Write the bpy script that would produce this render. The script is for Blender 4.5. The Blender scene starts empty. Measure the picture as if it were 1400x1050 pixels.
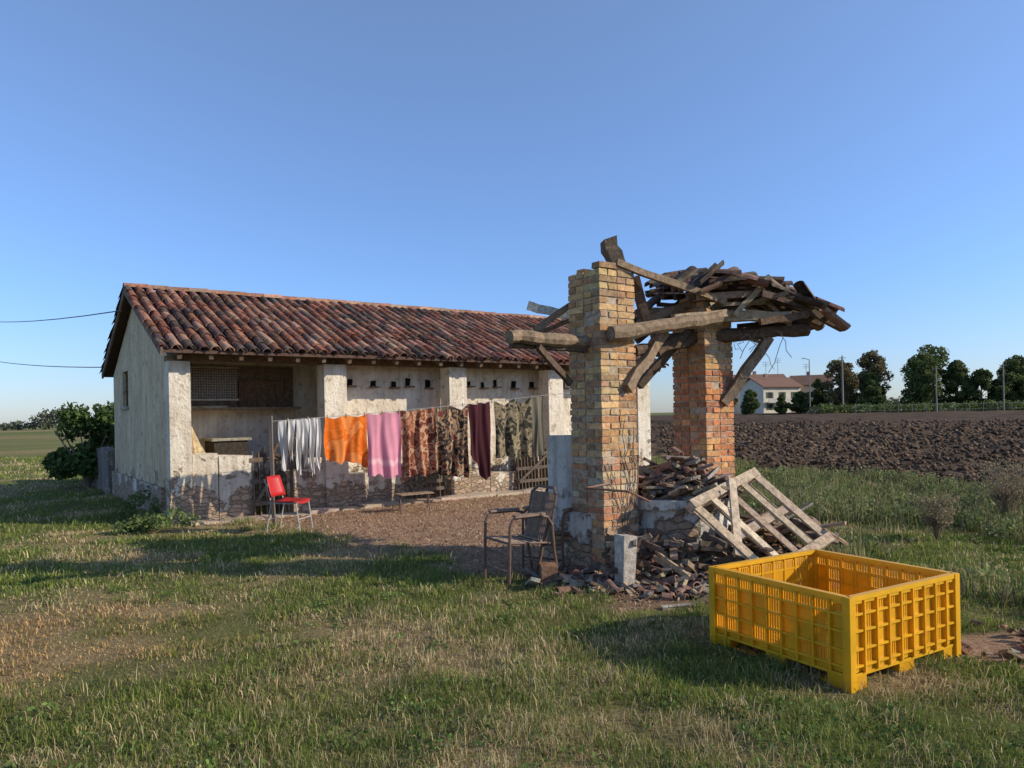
import bpy, math, random
import numpy as np
from mathutils import Vector, Matrix
random.seed(7); rng=np.random.default_rng(7)
D2R=math.radians
scene=bpy.context.scene
scene.view_settings.view_transform='Standard'
scene.view_settings.look='None'
scene.view_settings.exposure=0
# ------------------------------------------------------------------ noise
_T=rng.random((8,256,256))
def vn(x,y,k=0):
    x=np.asarray(x,float);y=np.asarray(y,float)
    xi=np.floor(x).astype(int);yi=np.floor(y).astype(int)
    fx=x-xi;fy=y-yi;fx=fx*fx*(3-2*fx);fy=fy*fy*(3-2*fy)
    T=_T[k%8];a=T[xi&255,yi&255];b=T[(xi+1)&255,yi&255];c=T[xi&255,(yi+1)&255];d=T[(xi+1)&255,(yi+1)&255]
    return (a*(1-fx)+b*fx)*(1-fy)+(c*(1-fx)+d*fx)*fy
def fbm(x,y,k=0,o=4):
    s=0;a=.5;t=0
    for i in range(o):
        s=s+a*vn(x*2**i+17*i,y*2**i+31*i,k+i);t+=a;a*=.5
    return s/t
def sstep(a,b,x):
    t=np.clip((np.asarray(x,float)-a)/(b-a),0,1);return t*t*(3-2*t)
# ------------------------------------------------------------------ terrain
def H(x,y):
    x=np.asarray(x,float);y=np.asarray(y,float)
    rise=np.clip((y-25)*.0055,0,.9)*sstep(-5,12,x)
    r=np.hypot(x,y)
    return rise+((fbm(x*.7,y*.7,1)-.5)*.07+(fbm(x*2.3,y*2.3,4,2)-.5)*.06*sstep(14,8,r))*sstep(60,20,r)*np.where(y<60,1,0)
DIRT=[(-4.7,12.2),(-3.2,11.2),(-1.3,8.9),(-.2,7.6),(1.0,6.1),(1.7,6.2),(2.5,7.2),(3.1,8.6),(3.0,12),(4.2,19),(-4.9,12.8)]
def sdpoly(x,y,P):
    d=np.full(np.shape(x),1e9);ins=np.zeros(np.shape(x),bool)
    n=len(P)
    for i in range(n):
        ax,ay=P[i];bx,by=P[(i+1)%n];ex,ey=bx-ax,by-ay
        t=np.clip(((x-ax)*ex+(y-ay)*ey)/(ex*ex+ey*ey),0,1)
        d=np.minimum(d,np.hypot(x-ax-t*ex,y-ay-t*ey))
        c=((ay>y)!=(by>y))&(x<ex*(y-ay)/(ey if ey else 1e-9)+ax)
        ins^=c
    return np.where(ins,-d,d)
def dirtmask(x,y):
    d=sdpoly(x,y,DIRT)+(fbm(x*1.5,y*1.5,3)-.5)*1.2
    m1=sstep(.25,-.25,d)
    c=np.exp(-(((x-3.5)/.8)**2+((y-4.9)/.45)**2))
    return np.maximum(m1,sstep(.35,.65,c+(fbm(x*3,y*3,2)-.5)*.5))
def plx(y): return 8.8-(y-12.6)*.286
def redmask(x,y): return np.clip(np.exp(-(((x+3.7)/1.9)**2+((y-5.4)/1.15)**2))*(.55+.9*fbm(x*1.7,y*1.7,1,3)),0,1)
def strawmask(x,y):
    b=np.exp(-(((x+.1)/1.2)**2+((y-4.6)/1.0)**2))*.4
    return np.clip(redmask(x,y)*1.2+b+(fbm(x*.9,y*.9,5)-.5)*3.2+.2,0,1)
BO=Vector((-5.57,11.9,0));BA=math.atan2(.584,.811)
def bl(x,y):
    dx=x-BO.x;dy=y-BO.y
    return dx*math.cos(BA)+dy*math.sin(BA), -dx*math.sin(BA)+dy*math.cos(BA)
def inb(x,y):
    s,t=bl(x,y);return (s>-.03)&(s<11.2)&(t>-.05)&(t<6.4)
# ------------------------------------------------------------------ materials
def newmat(name):
    m=bpy.data.materials.new(name);m.use_nodes=True
    nt=m.node_tree;b=nt.nodes['Principled BSDF'];return m,nt,b
def N(nt,t,**k):
    n=nt.nodes.new(t)
    for a,v in k.items(): setattr(n,a,v)
    return n
def noise(nt,scale,detail=6,rough=.6,src=None):
    n=N(nt,'ShaderNodeTexNoise');n.inputs['Scale'].default_value=scale;n.inputs['Detail'].default_value=detail;n.inputs['Roughness'].default_value=rough
    if src: nt.links.new(src,n.inputs['Vector'])
    return n.outputs['Fac']
def mapr(nt,v,a,b,c,d):
    n=N(nt,'ShaderNodeMapRange');nt.links.new(v,n.inputs[0])
    for i,x in enumerate((a,b,c,d)): n.inputs[i+1].default_value=x
    return n.outputs[0]
def mixc(nt,f,a,b,mode='MIX'):
    n=N(nt,'ShaderNodeMix',data_type='RGBA',blend_type=mode)
    if isinstance(f,(int,float)): n.inputs[0].default_value=f
    else: nt.links.new(f,n.inputs[0])
    for i,x in ((6,a),(7,b)):
        if isinstance(x,tuple): n.inputs[i].default_value=(*x,1)
        else: nt.links.new(x,n.inputs[i])
    return n.outputs[2]
def math_(nt,op,a,b):
    n=N(nt,'ShaderNodeMath',operation=op)
    for i,x in enumerate((a,b)):
        if isinstance(x,(int,float)): n.inputs[i].default_value=x
        else: nt.links.new(x,n.inputs[i])
    return n.outputs[0]
def bump(nt,b,h,dist,strength=1):
    n=N(nt,'ShaderNodeBump');n.inputs['Distance'].default_value=dist;n.inputs['Strength'].default_value=strength
    nt.links.new(h,n.inputs['Height']);nt.links.new(n.outputs[0],b.inputs['Normal'])
def mat_attr(name,rough=.85,var=.3,scale=8,bd=.004,bs=60,spec=.25,trans=0,patch=None):
    m,nt,b=newmat(name)
    a=N(nt,'ShaderNodeAttribute',attribute_name='Col')
    g=N(nt,'ShaderNodeNewGeometry').outputs['Position']
    f=mapr(nt,noise(nt,scale,6,.65,g),.3,.7,1-var,1+var)
    c=mixc(nt,1.0,a.outputs['Color'],f,'MULTIPLY')
    if patch:
        c=mixc(nt,mapr(nt,noise(nt,patch[1],7,.7,g),patch[2],patch[2]+.07,0,patch[3]),c,patch[0])
    nt.links.new(c,b.inputs['Base Color']);b.inputs['Roughness'].default_value=rough
    b.inputs['Specular IOR Level'].default_value=spec
    if bd: bump(nt,b,noise(nt,bs,5,.6,g),bd)
    if trans:
        out=nt.nodes['Material Output'];t=N(nt,'ShaderNodeBsdfTranslucent');nt.links.new(c,t.inputs[0])
        mx=N(nt,'ShaderNodeMixShader');mx.inputs[0].default_value=trans
        nt.links.new(b.outputs[0],mx.inputs[1]);nt.links.new(t.outputs[0],mx.inputs[2]);nt.links.new(mx.outputs[0],out.inputs[0])
    return m
def mat_plaster(name,c1,c2,stain,low,zlow,amt=.5,stone=True):
    m,nt,b=newmat(name)
    ge=N(nt,'ShaderNodeNewGeometry').outputs['Position']
    z=N(nt,'ShaderNodeSeparateXYZ');nt.links.new(ge,z.inputs[0])
    c=mixc(nt,mapr(nt,noise(nt,1.1,6,.6,ge),.38,.62,0,1),c1,c2)
    mp=N(nt,'ShaderNodeMapping');mp.inputs['Scale'].default_value=(5,5,.6);nt.links.new(ge,mp.inputs[0])
    st=mapr(nt,noise(nt,1.6,7,.7,mp.outputs[0]),.46,.7,0,amt)
    c=mixc(nt,st,c,stain)
    sp=mapr(nt,noise(nt,6,8,.72,ge),.54,.64,0,.75);c=mixc(nt,sp,c,tuple(x*.8 for x in stain))
    n2=noise(nt,2.6,8,.68,ge)
    zz=math_(nt,'SUBTRACT',z.outputs[2],math_(nt,'MULTIPLY',mapr(nt,n2,.3,.7,-1,1),.8))
    lm=mapr(nt,zz,zlow+.07,zlow-.07,0,1)
    mp2=N(nt,'ShaderNodeMapping');mp2.inputs['Scale'].default_value=(7,7,13);nt.links.new(ge,mp2.inputs[0])
    vo=N(nt,'ShaderNodeTexVoronoi');vo.feature='DISTANCE_TO_EDGE';vo.inputs['Scale'].default_value=1;nt.links.new(mp2.outputs[0],vo.inputs['Vector'])
    vc=N(nt,'ShaderNodeTexVoronoi');vc.inputs['Scale'].default_value=1;nt.links.new(mp2.outputs[0],vc.inputs['Vector'])
    hv=N(nt,'ShaderNodeSeparateColor');nt.links.new(vc.outputs['Color'],hv.inputs[0])
    lc=mixc(nt,hv.outputs[0],low,tuple(min(.6,x*2.3) for x in low))
    lc=mixc(nt,mapr(nt,noise(nt,9,6,.7,ge),.45,.62,0,.7),lc,tuple(min(.6,x*2.0) for x in low))
    edge=mapr(nt,vo.outputs['Distance'],0,.1,0,1)
    lc=mixc(nt,edge,(.34,.28,.2),lc)
    c=mixc(nt,lm,c,lc)
    nt.links.new(c,b.inputs['Base Color']);b.inputs['Roughness'].default_value=.95;b.inputs['Specular IOR Level'].default_value=.15
    hh=math_(nt,'ADD',noise(nt,12,8,.7,ge),math_(nt,'MULTIPLY',lm,math_(nt,'ADD',math_(nt,'MULTIPLY',edge,.6),-1.1)))
    bump(nt,b,hh,.035)
    return m
M_PL=mat_plaster('plaster_white',(.8,.73,.61),(.66,.57,.44),(.42,.33,.24),(.25,.17,.115),.45,.65)
M_PLLOW=mat_plaster('plaster_parapet',(.78,.71,.59),(.6,.51,.4),(.36,.28,.2),(.24,.17,.12),.5,.7)
M_GAB=mat_plaster('plaster_gable',(.78,.62,.41),(.64,.5,.32),(.4,.3,.2),(.26,.19,.13),.4,.75)
M_PIER=mat_plaster('plaster_pier',(.76,.72,.64),(.58,.52,.44),(.3,.25,.2),(.28,.18,.12),.4,.7)
M_TILE=mat_attr('terracotta',.92,.5,14,.004,50,.12,patch=((.19,.165,.12),3.5,.52,.5))
M_WOOD=mat_attr('old_wood',.9,.45,18,.008,45,.15)
M_BRICK=mat_attr('brick',.92,.4,22,.008,60,.15,patch=((.46,.4,.31),4,.57,.65))
M_DEBRIS=mat_attr('debris',.92,.45,20,.008,50,.15,patch=((.24,.2,.16),3,.55,.6))
M_METAL=mat_attr('rusty_metal',.6,.35,30,.001,90,.5)
M_PLASTIC=mat_attr('yellow_plastic',.4,.16,5,.0006,30,.5,trans=.25,patch=((.55,.33,.06),7,.6,.35))
M_RED=mat_attr('red_plastic',.45,.08,9,.0,30,.5)
M_GRASS=mat_attr('grass_blades',.8,.2,2,0,30,.12,trans=.38)
M_LEAF=mat_attr('leaves',.75,.25,1.5,0,30,.2,trans=.3)
M_BARK=mat_attr('bark',.95,.4,12,.01,30)
M_FARW=mat_attr('render_wall',.9,.1,1,0)
M_SOIL=mat_attr('soil_clods',1,.4,6,.03,14,.05)
M_CLOTH=mat_attr('cloth_plain',.9,.1,4,.001,300,.1,trans=.2)
def mat_pattern(name,cols,scale):
    m,nt,b=newmat(name)
    o=N(nt,'ShaderNodeTexCoord').outputs['Object']
    d=N(nt,'ShaderNodeTexNoise');d.inputs['Scale'].default_value=scale*.8;nt.links.new(o,d.inputs['Vector'])
    v=mixc(nt,.25,o,d.outputs['Color'],'ADD')
    f=noise(nt,scale,3,.5,v)
    r=N(nt,'ShaderNodeValToRGB');r.color_ramp.interpolation='CONSTANT';nt.links.new(f,r.inputs[0])
    e=r.color_ramp.elements
    pos=[0,.38,.46,.53,.6,.68][:len(cols)]
    while len(e)<len(cols): e.new(.5)
    for i,c in enumerate(cols): e[i].position=pos[i];e[i].color=(*c,1)
    nt.links.new(r.outputs[0],b.inputs['Base Color']);b.inputs['Roughness'].default_value=.9;b.inputs['Specular IOR Level'].default_value=.1
    t=N(nt,'ShaderNodeBsdfTranslucent');nt.links.new(r.outputs[0],t.inputs[0]);mx=N(nt,'ShaderNodeMixShader');mx.inputs[0].default_value=.15
    nt.links.new(b.outputs[0],mx.inputs[1]);nt.links.new(t.outputs[0],mx.inputs[2]);nt.links.new(mx.outputs[0],nt.nodes['Material Output'].inputs[0])
    return m
# ------------------------------------------------------------------ mesh builder
def mesh_np(name,V,F,C,mat,parent=None,smooth=False):
    me=bpy.data.meshes.new(name)
    V=np.asarray(V,np.float32)
    me.vertices.add(len(V));me.vertices.foreach_set('co',V.ravel())
    loops=np.concatenate([f.ravel() for f in F]).astype(np.int32)
    sizes=np.concatenate([np.full(len(f),f.shape[1],np.int32) for f in F])
    starts=np.concatenate([[0],np.cumsum(sizes)[:-1]]).astype(np.int32)
    me.loops.add(len(loops));me.loops.foreach_set('vertex_index',loops)
    me.polygons.add(len(sizes));me.polygons.foreach_set('loop_start',starts);me.polygons.foreach_set('loop_total',sizes)
    if smooth: me.polygons.foreach_set('use_smooth',np.ones(len(sizes),bool))
    me.update(calc_edges=True)
    if C is not None:
        a=me.color_attributes.new('Col','FLOAT_COLOR','POINT')
        C4=np.ones((len(V),4),np.float32);C4[:,:3]=C;a.data.foreach_set('color',C4.ravel())
    me.validate()
    ob=bpy.data.objects.new(name,me);scene.collection.objects.link(ob)
    me.materials.append(mat)
    if parent: ob.parent=parent
    return ob
class MB:
    def __init__(s): s.v=[];s.f=[];s.c=[]
    def add(s,vs,fs,col):
        o=len(s.v);s.v+= [tuple(v) for v in vs];s.f+=[[i+o for i in f] for f in fs];s.c+=[col]*len(vs)
    def box(s,x0,x1,y0,y1,z0,z1,col=(.5,.5,.5),j=0,M=None):
        vs=[Vector((x,y,z)) for z in (z0,z1) for y in (y0,y1) for x in (x0,x1)]
        if j: vs=[v+Vector([random.uniform(-j,j) for _ in range(3)]) for v in vs]
        if M: vs=[M@v for v in vs]
        s.add(vs,[(0,2,3,1),(4,5,7,6),(0,1,5,4),(2,6,7,3),(0,4,6,2),(1,3,7,5)],col)
    def prism(s,poly,x0,x1,col=(.5,.5,.5)):
        n=len(poly);vs=[(x0,a,b) for a,b in poly]+[(x1,a,b) for a,b in poly]
        fs=[tuple(range(n)),tuple(range(2*n-1,n-1,-1))]+[(i,i+n,(i+1)%n+n,(i+1)%n) for i in range(n)]
        s.add(vs,fs,col)
    def board(s,p0,p1,nr,w,t,col,j=.004):
        p0=Vector(p0);p1=Vector(p1);d=(p1-p0).normalized();a=nr.cross(d).normalized();b=d.cross(a).normalized()
        vs=[]
        for p in (p0,p1):
            for x,y in ((-1,-1),(1,-1),(1,1),(-1,1)): vs.append(p+a*x*w/2+b*y*t/2+Vector([random.uniform(-j,j) for _ in range(3)]))
        s.add(vs,[(3,2,1,0),(4,5,6,7)]+[(k,(k+1)%4,4+(k+1)%4,4+k) for k in range(4)],col)
    def beam(s,p0,p1,w,h,col,seg=4,j=.012,roll=0):
        p0=Vector(p0);p1=Vector(p1);d=(p1-p0).normalized();up=Vector((0,0,1))
        if abs(d.z)>.95: up=Vector((1,0,0))
        a=d.cross(up).normalized();b=a.cross(d).normalized()
        a,b=a*math.cos(roll)+b*math.sin(roll),b*math.cos(roll)-a*math.sin(roll)
        vs=[]
        for i in range(seg+1):
            c=p0.lerp(p1,i/seg)+Vector([random.uniform(-j,j) for _ in range(3)])*(1 if 0<i<seg else .3)
            for x,y in ((-1,-1),(1,-1),(1,1),(-1,1)):
                vs.append(c+a*x*w/2*random.uniform(.88,1.08)+b*y*h/2*random.uniform(.88,1.08))
        fs=[(3,2,1,0),tuple(seg*4+k for k in range(4))]
        for i in range(seg):
            for k in range(4): fs.append((i*4+k,i*4+(k+1)%4,i*4+4+(k+1)%4,i*4+4+k))
        s.add(vs,fs,col)
    def tube(s,pts,r,col,n=7,j=0,cap=True):
        pts=[Vector(p) for p in pts];m=len(pts);rs=r if isinstance(r,(list,tuple)) else [r]*m
        vs=[];ref=None
        for i,p in enumerate(pts):
            d=(pts[min(i+1,m-1)]-pts[max(i-1,0)]).normalized()
            if ref is None: ref=Vector((0,0,1)) if abs(d.z)<.9 else Vector((1,0,0))
            a=d.cross(ref).normalized();b=a.cross(d).normalized();ref=b
            for k in range(n):
                t=2*math.pi*k/n;rr=rs[i]*(1+random.uniform(-j,j))
                vs.append(p+a*math.cos(t)*rr+b*math.sin(t)*rr)
        fs=[]
        for i in range(m-1):
            for k in range(n): fs.append((i*n+k,i*n+(k+1)%n,(i+1)*n+(k+1)%n,(i+1)*n+k))
        if cap: fs+= [tuple(range(n-1,-1,-1)),tuple((m-1)*n+k for k in range(n))]
        s.add(vs,fs,col)
    def tile(s,M,L,r0,r1,col,n=6,th=.012):
        vs=[]
        for rr in (0,-th):
            for x,r in ((0,r0),(L,r1)):
                for k in range(n+1):
                    t=math.pi*k/n;vs.append(M@Vector((x,math.cos(t)*(r+rr),math.sin(t)*(r+rr)*.85)))
        q=n+1;fs=[]
        for k in range(n):
            fs.append((k,q+k,q+k+1,k+1));fs.append((2*q+k,2*q+k+1,3*q+k+1,3*q+k))
            fs.append((k,k+1,2*q+k+1,2*q+k));fs.append((q+k,3*q+k,3*q+k+1,q+k+1))
        s.add(vs,fs,col)
    def build(s,name,mat,parent=None,smooth=False):
        me=bpy.data.meshes.new(name);me.from_pydata(s.v,[],s.f)
        a=me.color_attributes.new('Col','FLOAT_COLOR','POINT')
        a.data.foreach_set('color',np.array([(*c,1) for c in s.c],np.float32).ravel())
        me.materials.append(mat);me.update()
        if smooth:
            for p in me.polygons: p.use_smooth=True
        ob=bpy.data.objects.new(name,me);scene.collection.objects.link(ob)
        if parent: ob.parent=parent
        return ob
def empty(name,loc=(0,0,0),rz=0):
    e=bpy.data.objects.new(name,None);e.empty_display_size=.2;e.location=loc;e.rotation_euler=(0,0,rz);scene.collection.objects.link(e);return e
def rc(c,v=.15):
    k=random.uniform(1-v,1+v);return tuple(max(0,x*k*random.uniform(1-v*.3,1+v*.3)) for x in c)
def rpick(P,v=.15): return rc(random.choice(P),v)
# ------------------------------------------------------------------ camera
cd=bpy.data.cameras.new('camera');cam=bpy.data.objects.new('camera',cd);scene.collection.objects.link(cam);scene.camera=cam
ra=.02;c_,s_=math.cos(ra),math.sin(ra)
cam.matrix_world=Matrix(((c_,s_,0,0),(0,0,-1,0),(-s_,c_,0,1.65),(0,0,0,1)))
cd.sensor_width=36;cd.lens=25.71;cd.shift_y=.0307;cd.clip_end=6000;cd.clip_start=.05
# ------------------------------------------------------------------ light
el=D2R(25);az=Vector((.99,-.12,0)).normalized()
S=Vector((az.x*math.cos(el),az.y*math.cos(el),math.sin(el)))
sd=bpy.data.lights.new('sun','SUN');sd.energy=5.0;sd.angle=D2R(.5);sd.color=(1,.9,.73)
so=bpy.data.objects.new('sun',sd);scene.collection.objects.link(so);so.rotation_euler=S.to_track_quat('Z','Y').to_euler()
w=bpy.data.worlds.new('World');scene.world=w;w.use_nodes=True;wt=w.node_tree
sk=wt.nodes.new('ShaderNodeTexSky');sk.sky_type='NISHITA';sk.sun_disc=False;sk.sun_elevation=el;sk.sun_rotation=math.atan2(S.x,S.y)
sk.air_density=1.0;sk.dust_density=.35;sk.ozone_density=2.6;sk.altitude=0
tc=wt.nodes.new('ShaderNodeTexCoord');sx_=wt.nodes.new('ShaderNodeSeparateXYZ');wt.links.new(tc.outputs['Generated'],sx_.inputs[0])
rp=wt.nodes.new('ShaderNodeValToRGB');wt.links.new(sx_.outputs[2],rp.inputs[0])
rp.color_ramp.elements[0].position=0;rp.color_ramp.elements[0].color=(.55,.62,.80,1)
rp.color_ramp.elements[1].position=.5;rp.color_ramp.elements[1].color=(1.0,1.0,1.0,1)
e_=rp.color_ramp.elements.new(.16);e_.color=(.62,.76,.96,1)
m0=wt.nodes.new('ShaderNodeMix');m0.data_type='RGBA';m0.blend_type='MULTIPLY';m0.inputs[0].default_value=1
gm_=wt.nodes.new('ShaderNodeMix');gm_.data_type='RGBA';gm_.blend_type='MULTIPLY';gm_.inputs[0].default_value=1;gm_.inputs[7].default_value=(1.24,1.24,1.36,1)
wt.links.new(sk.outputs[0],m0.inputs[6]);wt.links.new(rp.outputs[0],m0.inputs[7]);wt.links.new(m0.outputs[2],gm_.inputs[6])
wt.links.new(gm_.outputs[2],wt.nodes['Background'].inputs[0]);wt.nodes['Background'].inputs[1].default_value=.15
# ------------------------------------------------------------------ ground
def graded(lo,hi,step,ext,g=1.25):
    a=list(np.arange(lo,hi+1e-6,step));s=step;x=hi
    up=[]
    while x<ext: s*=g;x+=s;up.append(x)
    s=step;x=lo;dn=[]
    while x>-ext: s*=g;x-=s;dn.append(x)
    return np.array(dn[::-1]+a+up)
gx=graded(-14,14,.13,3000);gy=graded(1,24,.13,3000)
X,Y=np.meshgrid(gx,gy);Z=H(X,Y)
nx,ny=len(gx),len(gy);idx=np.arange(nx*ny).reshape(ny,nx)
Fq=np.stack([idx[:-1,:-1],idx[:-1,1:],idx[1:,1:],idx[1:,:-1]],-1).reshape(-1,4)
dm=dirtmask(X,Y);sm=strawmask(X,Y)
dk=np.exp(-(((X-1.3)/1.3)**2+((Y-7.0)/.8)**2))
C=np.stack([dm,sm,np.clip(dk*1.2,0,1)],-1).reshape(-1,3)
m,nt,b=newmat('ground_soil_grass')
a=N(nt,'ShaderNodeAttribute',attribute_name='Col');sp=N(nt,'ShaderNodeSeparateColor');nt.links.new(a.outputs['Color'],sp.inputs[0])
g=N(nt,'ShaderNodeNewGeometry').outputs['Position']
gr=mixc(nt,mapr(nt,noise(nt,3,8,.7,g),.35,.65,0,1),(.09,.105,.032),(.18,.17,.062))
gr=mixc(nt,mapr(nt,noise(nt,.05,4,.6,g),.4,.6,0,.6),gr,(.15,.19,.055))
st=mixc(nt,mapr(nt,noise(nt,12,8,.7,g),.35,.65,0,1),(.24,.165,.085),(.42,.3,.16))
gc=mixc(nt,math_(nt,'MULTIPLY',sp.outputs[1],.85),gr,st)
di=mixc(nt,mapr(nt,noise(nt,22,8,.75,g),.38,.62,0,1),(.26,.155,.095),(.5,.33,.21))
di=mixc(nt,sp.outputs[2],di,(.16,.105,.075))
gc=mixc(nt,sp.outputs[0],gc,di)
nt.links.new(gc,b.inputs['Base Color']);b.inputs['Roughness'].default_value=1;b.inputs['Specular IOR Level'].default_value=.05
bump(nt,b,noise(nt,25,8,.7,g),.05)
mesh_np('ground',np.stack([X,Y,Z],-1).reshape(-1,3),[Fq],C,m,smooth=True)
# ploughed field
yy=np.concatenate([np.arange(3,45,.11),45+np.cumsum(.11*1.025**np.arange(1,150))]);yy=yy[yy<175]
xx=np.concatenate([np.arange(0,30,.13),30+np.cumsum(.13*1.04**np.arange(1,115))])
XX,YY=np.meshgrid(xx,yy);PX=XX+plx(YY)+(fbm(YY*.5,YY*0+3,2)-.5)*.8
ang=1.0
def clod(px,py):
    fr=px*math.cos(ang)-py*math.sin(ang)+.5*fbm(px*.5,py*.5,5,2)
    return .25*(fbm(px*3.1,py*3.1,4,3)-.45)+.08*np.sin(fr*2*math.pi/1.3)+.16*np.abs(fbm(px*1.6+9,py*1.6,6,2)-.5)*2
def pamp(y): return np.clip(.6+y/80,.65,1.4)
amp=sstep(0,1.6,XX)*pamp(YY)
PZ=H(PX,YY)-.03+amp*(clod(PX,YY)+.03)
PZ+= (rng.random(PZ.shape)-.5)*.06*amp
nx,ny=len(xx),len(yy);idx=np.arange(nx*ny).reshape(ny,nx)
Fq=np.stack([idx[:-1,:-1],idx[:-1,1:],idx[1:,1:],idx[1:,:-1]],-1).reshape(-1,4)
SC=np.array([(.1,.068,.046),(.135,.093,.063),(.07,.05,.036)])
fpatch=fbm(PX*.5,YY*.5,3,4)
CC=(np.array((.05,.034,.023))[None,None,:]+fpatch[...,None]*np.array((.085,.06,.04)))
mesh_np('ploughed_field',np.stack([PX,YY,PZ],-1).reshape(-1,3),[Fq],CC.reshape(-1,3),M_SOIL)
n=34000
r=np.exp(rng.uniform(math.log(9),math.log(75),n));th=rng.uniform(.2,1.0,n);x=r*np.sin(th);y=r*np.cos(th)
keep=(x>plx(y)+.5);x=x[keep];y=y[keep];r=r[keep];n=len(x)
z=H(x,y)-.0+pamp(y)*clod(x,y)
OC=np.array([(1,0,0),(-1,0,0),(0,1,0),(0,-1,0),(0,0,1),(0,0,-1)],float)
s=rng.uniform(.02,.085,n)*np.clip(r/20,1,2.2)
V=np.array([x,y,z+s*.3]).T[:,None,:]+OC[None]*s[:,None,None]*np.array([1,1,.7])*rng.uniform(.5,1.3,(n,6,1))+rng.normal(0,.25,(n,6,3))*s[:,None,None]
OF=np.array([(0,2,4),(2,1,4),(1,3,4),(3,0,4),(2,0,5),(1,2,5),(3,1,5),(0,3,5)])
F=(np.arange(n)[:,None,None]*6+OF[None]).reshape(-1,3)
mesh_np('soil_clods',V.reshape(-1,3),[F],np.repeat(SC[rng.integers(0,3,n)]*rng.uniform(.8,1.4,(n,1)),6,0),M_SOIL)
# ------------------------------------------------------------------ blades
def blades(name,x,y,z,L,W,k,C,mat):
    n=len(x);a=rng.random(n)*6.283;b_=rng.random(n)*6.283
    wx=np.cos(a)*W/2;wy=np.sin(a)*W/2;dx=np.cos(b_);dy=np.sin(b_)
    V=np.zeros((n,5,3))
    V[:,0]=np.stack([x-wx,y-wy,z],-1);V[:,1]=np.stack([x+wx,y+wy,z],-1)
    mx=x+dx*L*.25*k;my=y+dy*L*.25*k;mz=z+L*.55*(1-.3*k)
    V[:,2]=np.stack([mx+wx*.8,my+wy*.8,mz],-1);V[:,3]=np.stack([mx-wx*.8,my-wy*.8,mz],-1)
    V[:,4]=np.stack([x+dx*L*k*.8,y+dy*L*k*.8,z+np.maximum(L*(1-.7*k),.004)],-1)
    i=np.arange(n)*5
    F=[np.stack([i,i+1,i+2,i+3],-1),np.stack([i+3,i+2,i+4],-1)]
    return mesh_np(name,V.reshape(-1,3),F,np.repeat(C,5,0),mat)
GRN=np.array([(.2,.26,.05),(.25,.29,.07),(.15,.205,.04),(.3,.31,.09)])
STR=np.array([(.64,.5,.27),(.52,.39,.2),(.7,.57,.33),(.42,.3,.16)])
RED=np.array((.95,.8,.66))
def bcol(x,y,extra=0.):
    n=len(x);s=strawmask(x,y)*.85+.06+extra
    pick=rng.random(n)<s
    C=np.where(pick[:,None],STR[rng.integers(0,4,n)],GRN[rng.integers(0,4,n)])
    rm=np.clip(redmask(x,y)*1.3,0,1)[:,None]
    return C*rng.uniform(.75,1.2,(n,1))*(1-rm+rm*RED)
n=430000
r=np.exp(rng.uniform(math.log(2.5),math.log(45),n));th=rng.uniform(-.92,.92,n)
x=r*np.sin(th);y=r*np.cos(th)
tuft=fbm(x*2.6,y*2.6,6,3);keep=(rng.random(n)>dirtmask(x,y)*.985)&~inb(x,y)&(x<plx(y)+.3)&(rng.random(n)<.2+1.4*tuft)
x=x[keep];y=y[keep];r=r[keep];tuft=tuft[keep];n=len(x)
L=rng.uniform(.025,.075,n)*(.5+1.7*np.clip(tuft-.3,0,1)*2)*(1+.5*sstep(12,30,r))*(1-.4*strawmask(x,y));W=.0036*np.maximum(1,r/3.3)*rng.uniform(.7,1.3,n)
k=rng.uniform(.15,1.3,n)
blades('grass',x,y,H(x,y)-.004,L,W,k,bcol(x,y),M_GRASS)
n=95000;nc=2300
cr=np.exp(rng.uniform(math.log(2.8),math.log(16),nc));ct=rng.uniform(-.85,.85,nc);cx=cr*np.sin(ct);cy=cr*np.cos(ct)
csz=rng.uniform(.03,.16,nc);cln=rng.uniform(.4,1.3,nc);cst=rng.random(nc)
ii=rng.integers(0,nc,n);x=cx[ii]+rng.normal(0,1,n)*csz[ii];y=cy[ii]+rng.normal(0,1,n)*csz[ii]
keep=(dirtmask(x,y)<.4)&~inb(x,y)&(x<plx(y))&(redmask(x,y)<.4);x=x[keep];y=y[keep];ii=ii[keep];n=len(x)
pick=rng.random(n)<np.where(cst[ii]<.15+.6*strawmask(x,y),.85,.1)
C=np.where(pick[:,None],STR[rng.integers(0,4,n)],GRN[rng.integers(0,4,n)]*.85)*rng.uniform(.75,1.2,(n,1))
blades('dry_grass_tufts',x,y,H(x,y),rng.uniform(.05,.15,n)*cln[ii],.0034*np.maximum(1,np.hypot(x,y)/3.5),rng.uniform(.2,1.25,n),C,M_GRASS)
def scat(n,x0,x1,y0,y1): return rng.uniform(x0,x1,n),rng.uniform(y0,y1,n)
x,y=scat(110000,2.7,11,5.4,24)
f=fbm(x*.9,y*.9,2,3);keep=(x<plx(y)+.9)&(x>3.1+np.maximum(0,7.5-y)*.6)&(rng.random(len(x))<np.clip((f-.38)*4.5,0,1))&(dirtmask(x,y)<.4)
x=x[keep];y=y[keep];f=f[keep];n=len(x)
WC=np.array([(.17,.215,.065),(.23,.26,.09),(.33,.28,.14),(.13,.17,.05),(.4,.32,.19)])
blades('weeds',x,y,H(x,y),rng.uniform(.1,.42,n)*(.4+f),rng.uniform(.006,.018,n),rng.uniform(.1,.9,n),WC[rng.integers(0,5,n)]*rng.uniform(.7,1.2,(n,1)),M_GRASS)
x,y=scat(42000,-5,4.3,5.8,19);keep=(dirtmask(x,y)>.5)&~inb(x,y);x=x[keep];y=y[keep];n=len(x)
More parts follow.
